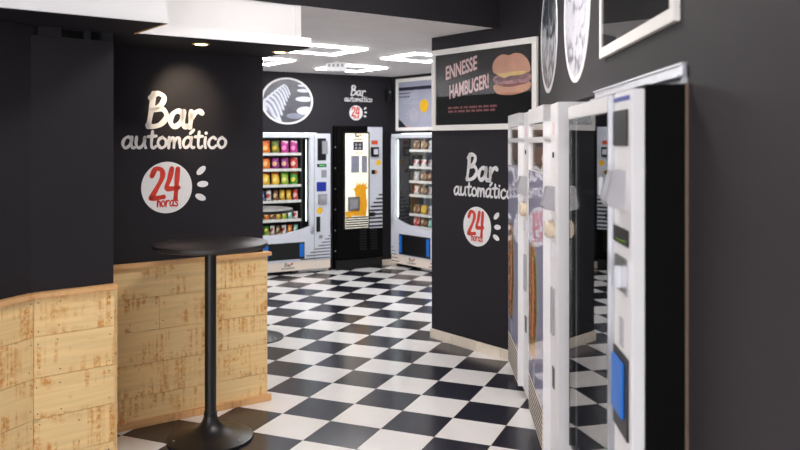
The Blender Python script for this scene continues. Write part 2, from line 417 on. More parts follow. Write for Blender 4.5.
# ---------------------------------------------------------------- ceilings, beam, white soffits
def plan(fr, pts, z0, z1, name, m):
    o = MB().prism_z([fr.w(*p)[:2] for p in pts], z0, z1).build(name, m); return tag(o, kind='structure')
ceil = plan(BEAM, [(-4.5, .003), (4.2, .003), (4.2, 8.2), (-4.5, 8.2)], ZB, ZB + .08, 'ceiling', 'ceiling')
beam = plan(BEAM, [(-4.5, -.012), (2.1, -.012), (2.1, .002), (-4.5, .002)], ZB - .012, ZF, 'ceiling_beam', 'black_wall')
cfront = plan(BEAM, [(-4.5, .1), (3.5, .1), (3.5, -7.5), (-4.5, -7.5)], ZF, ZF + .08, 'ceiling_front', 'ceiling')
sof = plan(BEAM, [(-2.6, .006), (.354, .006), (.354, .2), (-2.6, .2)], 2.268, ZB - .013, 'ceiling_soffit', 'white_paint')
cbd = box('corner_bead', 'white_paint', sof, 0, .04, -.006, .0, 2.268, ZB - .014); cbd.location = BEAM.w(.315, .006); cbd.rotation_euler = (0, 0, BEAM.rz)
lip = plan(LIP, [(-1.5, 0), (0, 0), (0, .64), (-1.5, .64)], 2.216, 2.268, 'ceiling_ledge', 'white_paint')
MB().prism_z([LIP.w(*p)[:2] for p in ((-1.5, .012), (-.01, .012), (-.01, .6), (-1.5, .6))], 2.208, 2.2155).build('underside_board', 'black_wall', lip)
bx1 = plan(BOX1, [(-2.8, 0), (0, 0), (0, .56), (-2.8, .56)], 2.222, ZF, 'ceiling_bulkhead', 'white_paint')
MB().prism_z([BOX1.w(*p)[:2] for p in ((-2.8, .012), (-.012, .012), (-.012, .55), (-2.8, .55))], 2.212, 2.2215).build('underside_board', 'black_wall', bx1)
MB().prism_z([BOX1.w(*p)[:2] for p in ((-2.8, -.008), (.006, -.008), (.006, 0), (-2.8, 0))], 2.212, 2.25).build('edge_strip', 'white_paint', bx1)
MB().prism_z([BOX1.w(*p)[:2] for p in ((0, 0), (.006, 0), (.006, .56), (0, .56))], 2.212, 2.23).build('end_strip', 'wood_cap', bx1)

# ---------------------------------------------------------------- lamps
def led_frame(cx, cy, label):
    t = thing('led_ceiling_frame', label, 'ceiling light', (cx, cy, ZB), BEAM.rz, 'square led frames on the back ceiling')
    s, b = .31, .05
    r = MB()
    for x0, x1, y0, y1 in ((-s, s, -s, -s + b), (-s, s, s - b, s), (-s, -s + b, -s + b, s - b), (s - b, s, -s + b, s - b)):
        r.box(x0, x1, y0, y1, -.013, -.004)
    r.build('light_strip', 'led', t)
    box('mounting_plate', 'white_paint', t, -s, s, -s, s, -.004, -.0005)
led_frame(-.74, 7.45, 'lit square led frame on back ceiling beside the white ledge')
led_frame(.23, 8.14, 'lit square led frame on back ceiling beside the burger wall')
led_frame(-.58, 9.28, 'lit square led frame behind the white ceiling unit, facing the black drinks machine')
led_frame(-1.56, 8.45, 'lit square led frame on back ceiling above the snack machine')
for a, b, lab in ((-.6, -1.35, 'square unseen led panel added to the front ceiling above the bar table'), (.75, -1.35, 'square unseen led panel added to the front ceiling before the burger poster'), (-.5, -3.3, 'square unseen led panel added to the front ceiling beside the white bulkhead'), (.75, -3.3, 'square unseen led panel added to the front ceiling beside the dark poster')):
    p = BEAM.w(a + .8, b)
    t = thing('added_led_panel', lab, 'ceiling light', (p[0], p[1], ZF), BEAM.rz, 'unseen led panels added to the front ceiling')  # out-of-view panels, added to light the front area
    box('diffuser', 'led_front_added', t, -.28, .28, -.28, .28, -.012, -.004)
    fm = MB()
    for x0, x1, y0, y1 in ((-.31, .31, -.31, -.281), (-.31, .31, .281, .31), (-.31, -.281, -.281, .281), (.281, .31, -.281, .281)): fm.box(x0, x1, y0, y1, -.016, -.0005)
    fm.build('frame', 'white_paint', t)
def downlight(x, y, z, label, power=SPOT_W, aim=None):
    t = thing('downlight', label, 'downlight', (x, y, z), 0, 'recessed warm downlights')
    MB().lathe([(.046, -.004), (.05, -.0005), (.036, -.0005)][::1], 24).build('rim', 'lamp_rim', t)
    MB().lathe([(.033, -.0055), (.034, -.0042)], 20).build('lens', 'lamp_warm', t)
    ld = bpy.data.lights.new('downlight_beam', 'SPOT'); ld.energy = power; ld.color = (1, .80, .56); ld.spot_size = math.radians(56); ld.spot_blend = .9; ld.shadow_soft_size = .03
    lo = bpy.data.objects.new('downlight_beam', ld); C.objects.link(lo); lo.parent = t; lo.location = (0, 0, -.01)
    if aim: lo.rotation_euler = (Vector(aim) - Vector((x, y, z))).to_track_quat('-Z', 'Y').to_euler()
q = MAIN.w(-.61, -.40); downlight(-1.105, 4.33, 2.208, 'warm downlight under white ledge shining on lettered wall', SPOT_W, MAIN.w(-.53, .02, 1.93))
downlight(-.725, 4.71, 2.208, 'warm downlight near the free end of white ledge', SPOT_W * .2)

# ---------------------------------------------------------------- bar tables
def bar_table(x, y, label):
    t = thing('bar_table', label, 'table', (x, y, 0), .4, 'round black bar tables')
    b = MB().lathe([(.236, 0), (.238, .006), (.236, .012), (.205, .022), (.15, .034), (.10, .05), (.068, .07), (.048, .095), (.038, .12), (.036, .135)], 56).build('base', 'black_metal', t, True)
    for k in range(3):
        a = k * 2 * PI / 3 - .9
        MB().lathe([(.006, .016), (.006, .026), (.003, .028)], 10, .205 * math.cos(a), .205 * math.sin(a)).build('screw', 'screw', b)
    p = MB().lathe([(.032, .12), (.032, 1.062)], 32).build('pole', 'black_metal', t, True)
    MB().lathe([(.036, .12), (.037, .128), (.036, .15), (.0325, .152)], 32).build('collar', 'black_metal', p, True)
    MB().lathe([(.10, 1.06), (.10, 1.068), (.09, 1.0695)], 32).build('top_plate', 'black_metal', t, True)
    MB().lathe([(.305, 1.07), (.316, 1.074), (.318, 1.084), (.316, 1.096), (.312, 1.099)], 72).build('table_top', 'table_top', t, True)
bar_table(-1.065, 4.383, 'tall round black bar table standing before timber clad wall')
bar_table(-1.228, 6.63, 'tall round black bar table behind timber wall near snack machine')

# ---------------------------------------------------------------- lettering
GL = {
 'B': ([[(.24, 1.98), (.14, 1.0), (.0, .02)], [(.1, 1.72), (.42, 2.0), (.72, 1.78), (.58, 1.32), (.2, 1.02)], [(.2, 1.02), (.64, 1.08), (.84, .66), (.6, .2), (.22, .02), (-.02, .1)]], .98),
 'a': ([[(.6, .84), (.4, .98), (.14, .78), (.03, .38), (.16, .05), (.4, .14), (.58, .5), (.66, .96)], [(.66, .96), (.6, .42), (.68, .06), (.84, .06)]], .92),
 'r': ([[(.1, .96), (.08, .5), (.03, 0)], [(.07, .5), (.25, .85), (.48, 1.0), (.62, .88)]], .72),
 'u': ([[(.06, .96), (.02, .4), (.16, .05), (.42, .16), (.6, .6), (.64, .95)], [(.64, .95), (.6, .4), (.7, .04)]], .86),
 't': ([[(.32, 1.45), (.25, .7), (.25, .15), (.42, .03), (.55, .15)], [(.0, 1.0), (.58, 1.06)]], .68),
 'o': ([[(.35, .97), (.1, .75), (.03, .35), (.25, .03), (.55, .2), (.62, .65), (.35, .97)]], .78),
 'm': ([[(.06, .95), (.02, .02)], [(.03, .4), (.2, .85), (.38, .9), (.42, .5), (.40, .05)], [(.42, .5), (.6, .88), (.8, .88), (.82, .45), (.87, .05)]], 1.06),
 'i': ([[(.12, .95), (.07, .4), (.12, .03)], [(.17, 1.34)]], .33),
 'c': ([[(.58, .82), (.38, .97), (.12, .75), (.03, .35), (.2, .03), (.45, .05), (.6, .2)]], .74),
 'h': ([[(.12, 1.6), (.05, .0)], [(.06, .5), (.28, .92), (.5, .8), (.54, .03)]], .74),
 's': ([[(.52, .86), (.3, .98), (.12, .75), (.35, .5), (.5, .25), (.3, .02), (.03, .12)]], .66),
 '2': ([[(.1, 1.5), (.34, 1.93), (.74, 1.86), (.78, 1.4), (.42, .72), (.04, .1)], [(.04, .1), (.42, .1), (.86, .16)]], 1.0),
 '4': ([[(.42, 1.95), (.26, 1.3), (.06, .74), (.34, .66), (.84, .72)], [(.82, 1.92), (.74, 1.0), (.66, .0)]], .95),
}
GL['á'] = (GL['a'][0] + [[(.56, 1.3), (.82, 1.62)]], .92)
def write(mb, txt, cx, z0, xh, wd, y, width=None):
    tot = sum(GL[c][1] for c in txt) - .14
    sx = (width / tot) if width else xh
    x = cx - tot * sx / 2
    for c in txt:
        for st in GL[c][0]: mb.stroke([(x + p[0] * sx, z0 + p[1] * xh) for p in st], wd, y)
        x += GL[c][1] * sx
    return mb
def bar_sign(fr, cx, cz, k, label, yoff=0.0):
    t = thing('wall_lettering', label, 'wall sign', fr.w(cx, yoff, cz), fr.rz, 'bar lettering on the black walls')
    write(MB(), 'Bar', .05 * k, .362 * k, .1 * k, .031 * k, -.0015, .325 * k).build('lettering_bar', 'vinyl_white', t)
    write(MB(), 'automático', .055 * k, .236 * k, .068 * k, .0175 * k, -.0015, .635 * k).build('lettering_automatico', 'vinyl_white', t)
    d = MB().disc(0, 0, .154 * k, -.0015, -.0003, 56).build('disc', 'vinyl_white', t)
    write(MB(), '24', -.018 * k, -.07 * k, .094 * k, .029 * k, -.0025, .165 * k).build('number', 'vinyl_red', d)
    write(MB(), 'horas', .002 * k, -.113 * k, .036 * k, .0085 * k, -.0035, .125 * k).build('lettering_horas', 'vinyl_red', d)
    for (x, z, a) in ((.212, .098, 42), (.222, .014, 2), (.208, -.066, -24)):
        MB().blob(x * k, z * k, .0195 * k, -.0015, .036 * k, math.radians(a)).build('ray', 'vinyl_white', t)
u, z = MAIN.px(167, 187.5, .022); bar_sign(MAIN, u, z, 1.0, 'white bar lettering and red 24 above the pine planks', .0215)
u, z = BURG.px(477.1, 226.6); bar_sign(BURG, u, z, 1.02, 'white bar lettering and red 24 below the burger poster', -.0005)
u, z = BACK.px(356, 112.9); bar_sign(BACK, u, z, .64, 'small white bar lettering and red 24 above black drinks machine', -.0005)

# ---------------------------------------------------------------- framed posters
def frame_parts(t, W, H, bw=.045, dep=.026):
    for x0, x1, z0, z1 in ((0, W, H - bw, H), (0, W, 0, bw), (0, bw, bw, H - bw), (W - bw, W, bw, H - bw)):
        box('frame_rail', 'frame_white', t, x0, x1, -dep, -.0005, z0, z1, .002)
    MB().box(bw, W - bw, -.0205, -.018, bw, H - bw).build('glass_pane', 'glass', t)
def text_mesh(txt, size, shear=.0, off=.0):
    cu = bpy.data.curves.new('txt', 'FONT'); cu.body = txt; cu.size = size; cu.shear = shear; cu.offset = off; cu.align_x = 'LEFT'
    o = bpy.data.objects.new('txt', cu); C.objects.link(o)
    dg = bpy.context.evaluated_depsgraph_get(); me = bpy.data.meshes.new_from_object(o.evaluated_get(dg))
    bpy.data.objects.remove(o); return me
def text_on(parent, name, txt, x, z, width, height, m, y, rot=0, shear=0, off=0):
    me = text_mesh(txt, 1, shear, off)
    xs = [v.co.x for v in me.vertices]; ys = [v.co.y for v in me.vertices]
    for v in me.vertices:
        a = (v.co.x - min(xs)) if 0 else v.co.x
    mnx, mxx, mny, mxy = min(xs), max(xs), min(ys), max(ys)
    for v in me.vertices:
        px_ = (v.co.x - mnx) / (mxx - mnx) * width; pz = (v.co.y - mny) / (mxy - mny) * height
        c, s_ = math.cos(rot), math.sin(rot)
        v.co = (x + px_ * c - pz * s_ * 0, y, z + pz + px_ * s_)
    me.materials.clear(); me.materials.append(M[m]); return put(name, me, parent)
# burger poster
x0, z0 = BURG.px(435, 130); x1, z1 = BURG.px(537, 38)
x0 = .025; W_, H_ = 1.17, .675; zb = 1.76
t = thing('framed_poster', 'white framed burger poster above the centre bar lettering', 'poster', BURG.w(x0, 0, zb), BURG.rz)
frame_parts(t, W_, H_)
pan = box('poster_sheet', 'screen_black', t, .04, W_ - .04, -.012, -.001, .04, H_ - .04)
def P(u, v):
    a, b = BURG.px(u, v, -.012); return a - x0, b - zb
def poly_px(pts, y, m, name):
    o = MB().prism([P(*p) for p in pts], y, -.0121).build(name, m, pan); return o
def smooth_pts(pts, n=5):
    out = []; N = len(pts)
    for i in range(N):
        p0, p1, p2, p3 = [Vector(pts[(i + k) % N]) for k in (-1, 0, 1, 2)]
        for k in range(n):
            q_ = k / n; v = .5 * (2 * p1 + (p2 - p0) * q_ + (2 * p0 - 5 * p1 + 4 * p2 - p3) * q_ * q_ + (3 * p1 - p0 - 3 * p2 + p3) * q_ ** 3); out.append((v.x, v.y))
    return out
S = 115 / 493
zz = lambda pts: [(430 + a * S, 30 + b * S) for a, b in pts]
poly_px(smooth_pts(zz([(276, 236), (340, 232), (400, 222), (430, 222), (428, 248), (400, 266), (350, 278), (300, 276), (278, 262)])), -.0127, 'bun2', 'burger_bun_base')
poly_px(smooth_pts(zz([(290, 225), (340, 222), (400, 214), (420, 222), (400, 232), (340, 244), (298, 238)])), -.0131, 'sauce', 'burger_sauce')
poly_px(smooth_pts(zz([(270, 215), (282, 198), (330, 192), (390, 184), (422, 178), (436, 200), (420, 222), (390, 226), (350, 230), (310, 232), (286, 236)]), 4), -.0134, 'bacon', 'burger_bacon')
poly_px(smooth_pts(zz([(282, 204), (330, 200), (400, 190), (420, 198), (400, 210), (340, 216), (296, 222)]), 4), -.0137, 'meat', 'burger_meat')
poly_px(smooth_pts(zz([(284, 186), (330, 178), (390, 172), (420, 176), (396, 190), (372, 194), (345, 196), (318, 206), (302, 198)]), 4), -.0141, 'cheese', 'burger_cheese')
poly_px(smooth_pts(zz([(272, 180), (270, 148), (286, 120), (312, 104), (340, 108), (365, 98), (392, 102), (416, 122), (429, 150), (428, 178), (390, 174), (330, 182), (290, 188)])), -.0145, 'bun', 'burger_bun')
a = P(*zz([(68, 216)])[0]); b = P(*zz([(203, 170)])[0])
for m_, dx, yy in (('pink_shadow', .006, -.0124), ('pink_text', 0, -.0128)):
    text_on(pan, 'poster_text', 'ENNESSE', a[0] + dx, a[1] + .0 - dx * .6, .375, .115, m_, yy, .17, 0, .022)
    text_on(pan, 'poster_text', 'HAMBUGER!', a[0] + .045 + dx, a[1] - .158 - dx * .6, .46, .115, m_, yy, .15, 0, .022)
for row, (w0, zr) in enumerate((((.045, .07, .03, .05, .09, .04, .06, .075), -.325), ((.06, .03, .08, .05, .04, .07, .06, .05), -.355))):
    xx = a[0] + .03; mb = MB()
    for wd in w0: mb.box(xx, xx + wd, -.0126, -.0121, a[1] + zr + .085, a[1] + zr + .102); xx += wd + .014
    tag(mb.build('small_print', 'pink_shadow', pan), kind='stuff')
# right wall poster (dark print)
yR = yw(3.465)
t = thing('framed_poster', 'white framed dark poster above the mirror glass machine', 'poster', RIGHT.w(yR, 0, 2.03), RIGHT.rz)
frame_parts(t, 1.10, .675, .045, .022)
pan2 = box('poster_sheet', 'screen_black', t, .04, 1.06, -.012, -.001, .04, .635)
# back right poster
xa, za = BACKR.px(397, 131); xb, zb2 = BACKR.px(397, 79.5)
t = thing('framed_poster', 'white framed blue grey poster above the narrow glass snack machine', 'poster', BACKR.w(xa, 0, za), BACKR.rz)
HH = zb2 - za
frame_parts(t, 1.18, HH)
p3 = box('poster_sheet', 'poster', t, .04, 1.14, -.012, -.001, .04, HH - .04)
MB().prism(smooth_pts([(.042, .042), (.042, .16), (.10, .13), (.17, .085), (.22, .042)], 1), -.0127, -.0121).build('poster_corner', 'poster_dark', p3)
MB().prism([(.08, .145), (.17, .09), (.24, .06), (.34, .05), (.34, .044), (.215, .044), (.16, .09)], -.0131, -.0121).build('poster_swoosh', 'poster_curve', p3)
MB().box(.05, .9, -.0126, -.0121, HH - .16, HH - .115).build('header_band', 'poster_dark', p3)
for r_ in range(2):
    xx = .06; mb = MB()
    for wd in (.05, .03, .06, .04): mb.box(xx, xx + wd, -.0126, -.0121, HH - .205 - r_ * .045, HH - .19 - r_ * .045); xx += wd + .012
    tag(mb.build('small_print', 'poster_dark', p3), kind='stuff')
MB().disc(.56, .32, .085, -.0128, -.0121, 30).build('yellow_badge', 'yellow', p3)

# ---------------------------------------------------------------- round photo signs
def round_sign(fr, x, z, r, label, m, spoons=False):
    t = thing('round_photo_sign', label, 'wall sign', fr.w(x, 0, z), fr.rz, 'round photo signs with white rims')
    MB().ring(0, 0, r * .92, r, -.005 if m != 'photo_dark' else -.016, -.0005, 64).build('rim', 'vinyl_white', t)
    p = MB().disc(0, 0, r * .925, -.003 if m != 'photo_dark' else -.009, -.001, 64).build('photo_print', m, t)
    return t, p
z = 2.375
round_sign(RIGHT, yw(5.20), z, .385, 'round grey photo sign next to the wall corner by the burger poster', 'photo_glass')
round_sign(RIGHT, yw(4.16), z, .395, 'round pale photo sign beside the dark framed poster', 'photo_cups')
u, z = BACK.px(287, 101); t, p = round_sign(BACK, u, z, .325, 'round photo sign of grey spoons above the snack machine', 'photo_dark'); t.scale = (1.08, 1, .91)
def inside(x, z): return x * x + z * z < (.925 * .325) ** 2
def clip_poly(pts, r):                              # pull outline points back inside the print
    out = []
    for x, z_ in pts:
        d = math.hypot(x, z_); k = min(1, r / d) if d else 1; out.append((x * k, z_ * k))
    return out
SP = .64 / 350                                      # zoom pixels (7.5 per photo pixel) to metres on the sign
def sp(pts): return [((a - 240) * SP * 1.02, (232 - b) * SP) for a, b in pts]
def stroke_px(path, wd, y, m, name):
    mb = MB(); mb.stroke(clip_poly(sp(path), .288), wd * SP, y, False); mb.build(name, m, p)
for k in range(8):                                   # leaning row of spoons, nearest in front
    q_ = .88 ** k; bx, by = 58 + k * 27 - k * k * .8, 262 - k * 30 + k * k * 1.3
    path = [(bx - 4 * q_, by + 60 * q_), (bx, by + 10 * q_), (bx + 26 * q_, by - 14 * q_), (bx + 66 * q_, by + 18 * q_), (bx + 100 * q_, by + 90 * q_), (bx + 122 * q_, by + 165 * q_)]
    yy = -.0094 - .0004 * (8 - k)
    MB().prism(clip_poly(sp([(bx - 2 * q_, by + 60 * q_), (bx, by + 10 * q_), (bx + 26 * q_, by - 12 * q_), (bx + 64 * q_, by + 18 * q_), (bx + 98 * q_, by + 90 * q_), (bx + 118 * q_, by + 165 * q_), (bx + 60 * q_, by + 150 * q_)]), .288), yy + .0002, -.0091).build('spoon_hollow', 'spoon_m', p)
    stroke_px(path, 17 * q_ + 2, yy, 'spoon_l', 'spoon_edge')
for k, (cx_, cz_, rw, rh) in enumerate(((365, 305, 62, 34), (355, 215, 60, 20), (350, 150, 45, 14), (290, 345, 55, 22), (340, 112, 30, 9))):
    MB().prism(clip_poly(sp([(cx_ + rw * math.cos(2 * PI * i / 24), cz_ + rh * math.sin(2 * PI * i / 24)) for i in range(24)]), .295), -.0134 - .0002 * k, -.0091).build('spoon_bowl', 'spoon_l' if k != 3 else 'spoon_m', p)

# ---------------------------------------------------------------- products
BAGC = {
 'magenta': ((196, 60, 150), (236, 150, 200), (250, 220, 230)), 'purple': ((150, 50, 140), (230, 190, 140), (240, 120, 180)),
 'yellow': ((240, 196, 60), (250, 226, 130), (200, 60, 40)), 'green': ((70, 160, 50), (240, 220, 90), (200, 60, 40)),
 'lime': ((150, 190, 60), (236, 226, 140), (90, 140, 40)), 'orange': ((232, 120, 50), (250, 200, 120), (190, 50, 40)),
 'olive': ((110, 120, 50), (220, 180, 60), (60, 60, 40)), 'white': ((230, 228, 226), (180, 60, 60), (120, 130, 160)),
 'blue': ((60, 90, 170), (220, 225, 240), (240, 160, 60)), 'brown': ((120, 80, 56), (220, 190, 150), (80, 50, 40)),
 'gold': ((214, 170, 50), (240, 210, 110), (120, 80, 30)), 'red': ((206, 60, 60), (240, 200, 190), (250, 230, 220)),
 'tan': ((206, 164, 138), (150, 104, 84), (236, 214, 196)), 'teal': ((130, 200, 180), (230, 240, 235), (60, 130, 110)), 'grey': ((200, 200, 208), (150, 120, 100), (235, 235, 235))}
BAGM = {}
def bag_mesh(color, wide, tall, deep):
    key = (color, wide, tall, deep)
    if key in BAGM: return BAGM[key]
    if 'bag ' + color not in MATS: mat_bag('bag ' + color, *BAGC[color])
    b = bmesh.new(); nx, nz = 4, 6; grid = {}
    for side in (-1, 1):
        for i in range(nx + 1):
            for j in range(nz + 1):
                u, v = i / nx, j / nz
                th = deep / 2 * (math.sin(PI * u) ** .5 if 0 < u < 1 else 0) * (math.sin(PI * v) ** .45 if 0 < v < 1 else 0)
                pinch = 1 - .1 * math.sin(PI * v)
                if side == 1 and (i in (0, nx) or j in (0, nz)): grid[side, i, j] = grid[-1, i, j]; continue
                grid[side, i, j] = b.verts.new(((u - .5) * wide * pinch, side * th, v * tall))
        for i in range(nx):
            for j in range(nz): b.faces.new((grid[side, i, j], grid[side, i + 1, j], grid[side, i + 1, j + 1], grid[side, i, j + 1]))
    bmesh.ops.recalc_face_normals(b, faces=b.faces[:])
    me = bpy.data.meshes.new('snack_bag'); b.to_mesh(me); b.free(); me.materials.append(MATS['bag ' + color])
    for q_ in me.polygons: q_.use_smooth = True
    BAGM[key] = me; return me
ORD = ['first', 'second', 'third', 'fourth', 'fifth', 'sixth', 'seventh', 'eighth']
def row_of_bags(fr, y, z, xs, cols, wide, tall, deep, where, name='snack_bag', noun='snack bag', lean=-.12, group='snack bags in the vending machines'):
    cnt = {}
    for x, c in zip(xs, cols):
        o = put(name, bag_mesh(c, wide, tall, deep)); p_ = fr.w(x, y, z); o.location = p_
        o.rotation_euler = (lean, 0, fr.rz + random.uniform(-.06, .06))
        n = cols.count(c); cnt[c] = cnt.get(c, 0) + 1
        pre = '' if n == 1 else (ORD[cnt[c] - 1] + ' ')
        tag(o, f'{pre}{c} {noun} {where}', noun.split()[-1], group)

# ---------------------------------------------------------------- glass fronted snack machine (two at the back)
def stripes(parent, x0f, x1, z0, z1, n, y, m='stripe', th=.008):
    for k in range(n):
        zc = z0 + (z1 - z0) * k / (n - 1)
        xs = x0f(zc)
        MB().prism([(xs, zc - th / 2), (x1, zc - th * .3), (x1, zc + th * .7), (xs + .01, zc + th / 2)], y - .0006, y).build('stripe', m, parent)
def strip_z(z, hs): return z
def snack_machine(fr, xl, yfront, label, W, H, D, col_right=True):
    t = thing('vending_machine', label, 'vending machine', fr.w(xl, yfront, 0), fr.rz)
    cw = .235
    wx0, wx1 = (.06, W - cw - .045) if col_right else (.055, W - .03)
    cab = MB()
    cab.box(0, .025, .06, D, .06, H); cab.box(W - .025, W, .06, D, .06, H); cab.box(.025, W - .025, .06, D, H - .03, H); cab.box(.025, W - .025, .06, D, .06, .09); cab.box(.025, W - .025, D - .02, D, .09, H - .03)
    cab.build('cabinet', 'cab_white', t)
    box('interior_back', 'grey_inside' if not col_right else 'dark_inside', t, .027, W - .027, D - .05, D - .022, .132, H - .032)
    box('interior_side', 'dark_inside', t, wx1 - .09 if col_right else .027, wx1 - .07 if col_right else .04, .1, D - .051, .132, H - .032)
    # door
    d = MB()
    zs0, zs1 = (.53, .70) if col_right else (.60, .76)                              # sweep of the lower panel
    d.box(0, W, 0, .058, H - .055, H, .006)
    d.box(0, wx0, 0, .058, zs0 - .05, H - .055)
    d.box(wx1, W, 0, .058, zs0 - .04, H - .055)
    n = 16; top = []
    for k in range(n + 1):
        u = k / n
        if col_right: top.append((W * u, zs0 - .03 + (zs1 - zs0 + .03) * (max(0, u - .1) / .9) ** 2.2))
        else: top.append((W * u, zs0 - .06 + .13 * (1 - u) ** 3))
    d.prism([(0, .165), (W, .165)] + top[::-1], 0, .058)
    door = d.build('door', 'cab_white', t)
    MB().box(wx0 - .01, wx1 + .01, .03, .035, zs0 - .06, H - .05).build('glass_pane', 'glass', door)
    # lower sweep cover strip and printed base
    base = box('base_panel', 'cream_vinyl', t, 0, W, .004, .05, .05, .163, .004)
    if col_right: stripes(base, lambda z: W - .42 + max(0, z - .19) ** .8 * 1.1, W - .012, .185, .46, 8, -.0026, th=.012)
    else:
        for sgn in (0, 1):
            for k in range(5):
                zc = .075 + k * .045; L = .16 - k * .03
                xa_ = .01 if sgn == 0 else W - .01 - L
                MB().box(xa_, xa_ + L, -.0012 if zc > .16 else .003, -.0002 if zc > .16 else .0039, zc, zc + .009).build('stripe', 'stripe', base)
    lo = write(MB(), 'Bar', W * .45, .11, .02, .007, .0035, .09); write(lo, 'automático', W * .45, .075, .016, .004, .0035, .17); lo.build('logo', 'stripe', base)
    MB().disc(W * .45 + .055, .138, .014, .002, .0039, 16).build('logo_disc', 'vinyl_red', base)
    # delivery flap
    fz0, fz1 = (.195, .405) if col_right else (.18, .45)
    fx0, fx1 = (.15, wx1 - .02 - .06) if col_right else (.17, W - .13)
    fl_ = box('delivery_flap', 'black_plastic', door, fx0, fx1, -.006, .001, fz0, fz1, .004)
    for a_, b_ in ((fx0 + .012, fx0 + .065), (fx1 - .07, fx1 - .012)): box('flap_handle', 'blue', fl_, a_, b_, -.012, -.005, fz0 + .025, fz1 - .02, .003)
    # led strip
    lx = wx1 - .03 if col_right else .075
    box('led_strip', 'led_tube', t, lx - .004, lx + .004, .062, .068, .66, H - .08)
    box('added_led_bar', 'led_tube', t, .04 if col_right else .28, wx1 - .1 if col_right else W - .04, .066, .09, H - .05, H - .036)  # hidden bar added behind the header to brighten the shelves
    box('plinth', 'black_metal', t, .01, W - .01, .13, .15, 0, .06)  # black panel added to block the bright background under the machine
    # feet
    for a_ in (.05, W * .52, W - .10): box('foot', 'black_metal', t, a_, a_ + .05, .06, .11, 0, .06)
    box('foot_rail', 'steel', t, W * .6, W - .02, .052, .056, .012, .048)
    return t, door, wx0, wx1
# left one
SM_W, SM_H, SM_D = 1.06, 1.775, .62
SXL = SM_R - SM_W; SY = -.09
t, door, wx0, wx1 = snack_machine(BACK, SXL, SY, 'pale snack vending machine full of bags, beside black drinks machine', SM_W, SM_H, SM_D)
Zp = lambda v, Y=9.95: HC - (v - YH) * Y / F
shelf_z = [Zp(v, 9.92) for v in (153.6, 169.2, 184.9, 200.4, 219.2, 234)]
sx0, sx1 = .03, wx1 - .1
for k, zc in enumerate(shelf_z):
    s_ = box('shelf', 'shelf', t, sx0, sx1, .07, SM_D - .06, zc - .012, zc, .002)
    box('price_rail', 'shelf', s_, sx0, sx1, .062, .07, zc - .022, zc + .012)
xs_ = lambda n, w_: [SXL + sx0 + .02 + w_ / 2 + k * (sx1 - sx0 - .04 - w_) / (n - 1) for k in range(n)]
SN = BACK
rows = [(['lime', 'orange', 'olive', 'magenta', 'magenta'], .112, .165), (['green', 'orange', 'purple', 'purple', 'red'], .112, .15), (['lime', 'yellow', 'yellow', 'lime', 'green'], .112, .17), (['blue', 'blue', 'white', 'brown', 'gold', 'gold', 'red'], .076, .14)]
rn = ['top', 'second', 'third', 'fourth', 'fifth', 'lowest']
for (cols, wd, ht), zc, nm in zip(rows, shelf_z, rn):
    row_of_bags(SN, SY + .11, zc + .001, xs_(len(cols), wd), cols, wd, ht, .06, f'on {nm} shelf of the pale snack machine')
row_of_bags(SN, SY + .11, shelf_z[4] + .001, xs_(8, .068), ['white', 'grey', 'orange', 'brown', 'gold', 'lime', 'teal', 'white'], .066, .10, .04, 'on fifth shelf of the pale snack machine')
row_of_bags(SN, SY + .11, shelf_z[5] + .001, xs_(8, .068), ['red', 'white', 'green', 'white', 'brown', 'white', 'orange', 'teal'], .066, .12, .03, 'on lowest shelf of the pale snack machine')
# its control column
cx0 = SM_W - .225
col = box('control_column', 'cab_white', t, cx0, SM_W - .012, -.002, 0, .17, SM_H - .02, .0005); box('seam_shadow', 'stripe', t, cx0 - .004, cx0 - .0005, -.0015, 0, .17, SM_H - .01)  # thin dark strip stands for the shadow in the door seam
Xc = lambda zx: cx0 + .03 + (zx - 410) / 80 * .19          # zoom px across the column
def cpart(name, m, a_, b_, v0, v1, dep=.006, parent=col): return box(name, m, parent, Xc(a_), Xc(b_), -.002 - dep, -.0015, Zp(v1, 9.98), Zp(v0, 9.98), .002)
o = cpart('note_reader', 'black_plastic', 415, 465, 138.3, 160.5); cpart('note_slot', 'green_led', 440, 452, 141, 143.5, .008, o); cpart('reader_hood', 'grey_plastic', 440, 472, 141, 154, .02, o)
cpart('display', 'black_plastic', 412, 466, 164, 167); cpart('display_text', 'green_led', 424, 456, 165, 166, .007)
cpart('button_block', 'grey_plastic', 438, 468, 170, 177.5); cpart('keypad', 'blue_dark', 410, 466, 182, 191.3)
o = cpart('card_reader', 'grey_plastic', 418, 466, 194, 203.5, .03); cpart('reader_screen', 'pale_plastic', 428, 460, 195.5, 199.5, .033, o)
MB().disc(Xc(428), Zp(210.5, 9.98), .042, -.0035, -.002, 24).build('coin_sticker', 'yellow', col)
cpart('coin_return', 'black_plastic', 408, 430, 216.5, 231.5, .008); cpart('lock', 'grey_plastic', 424, 444, 235, 238.5, .008)

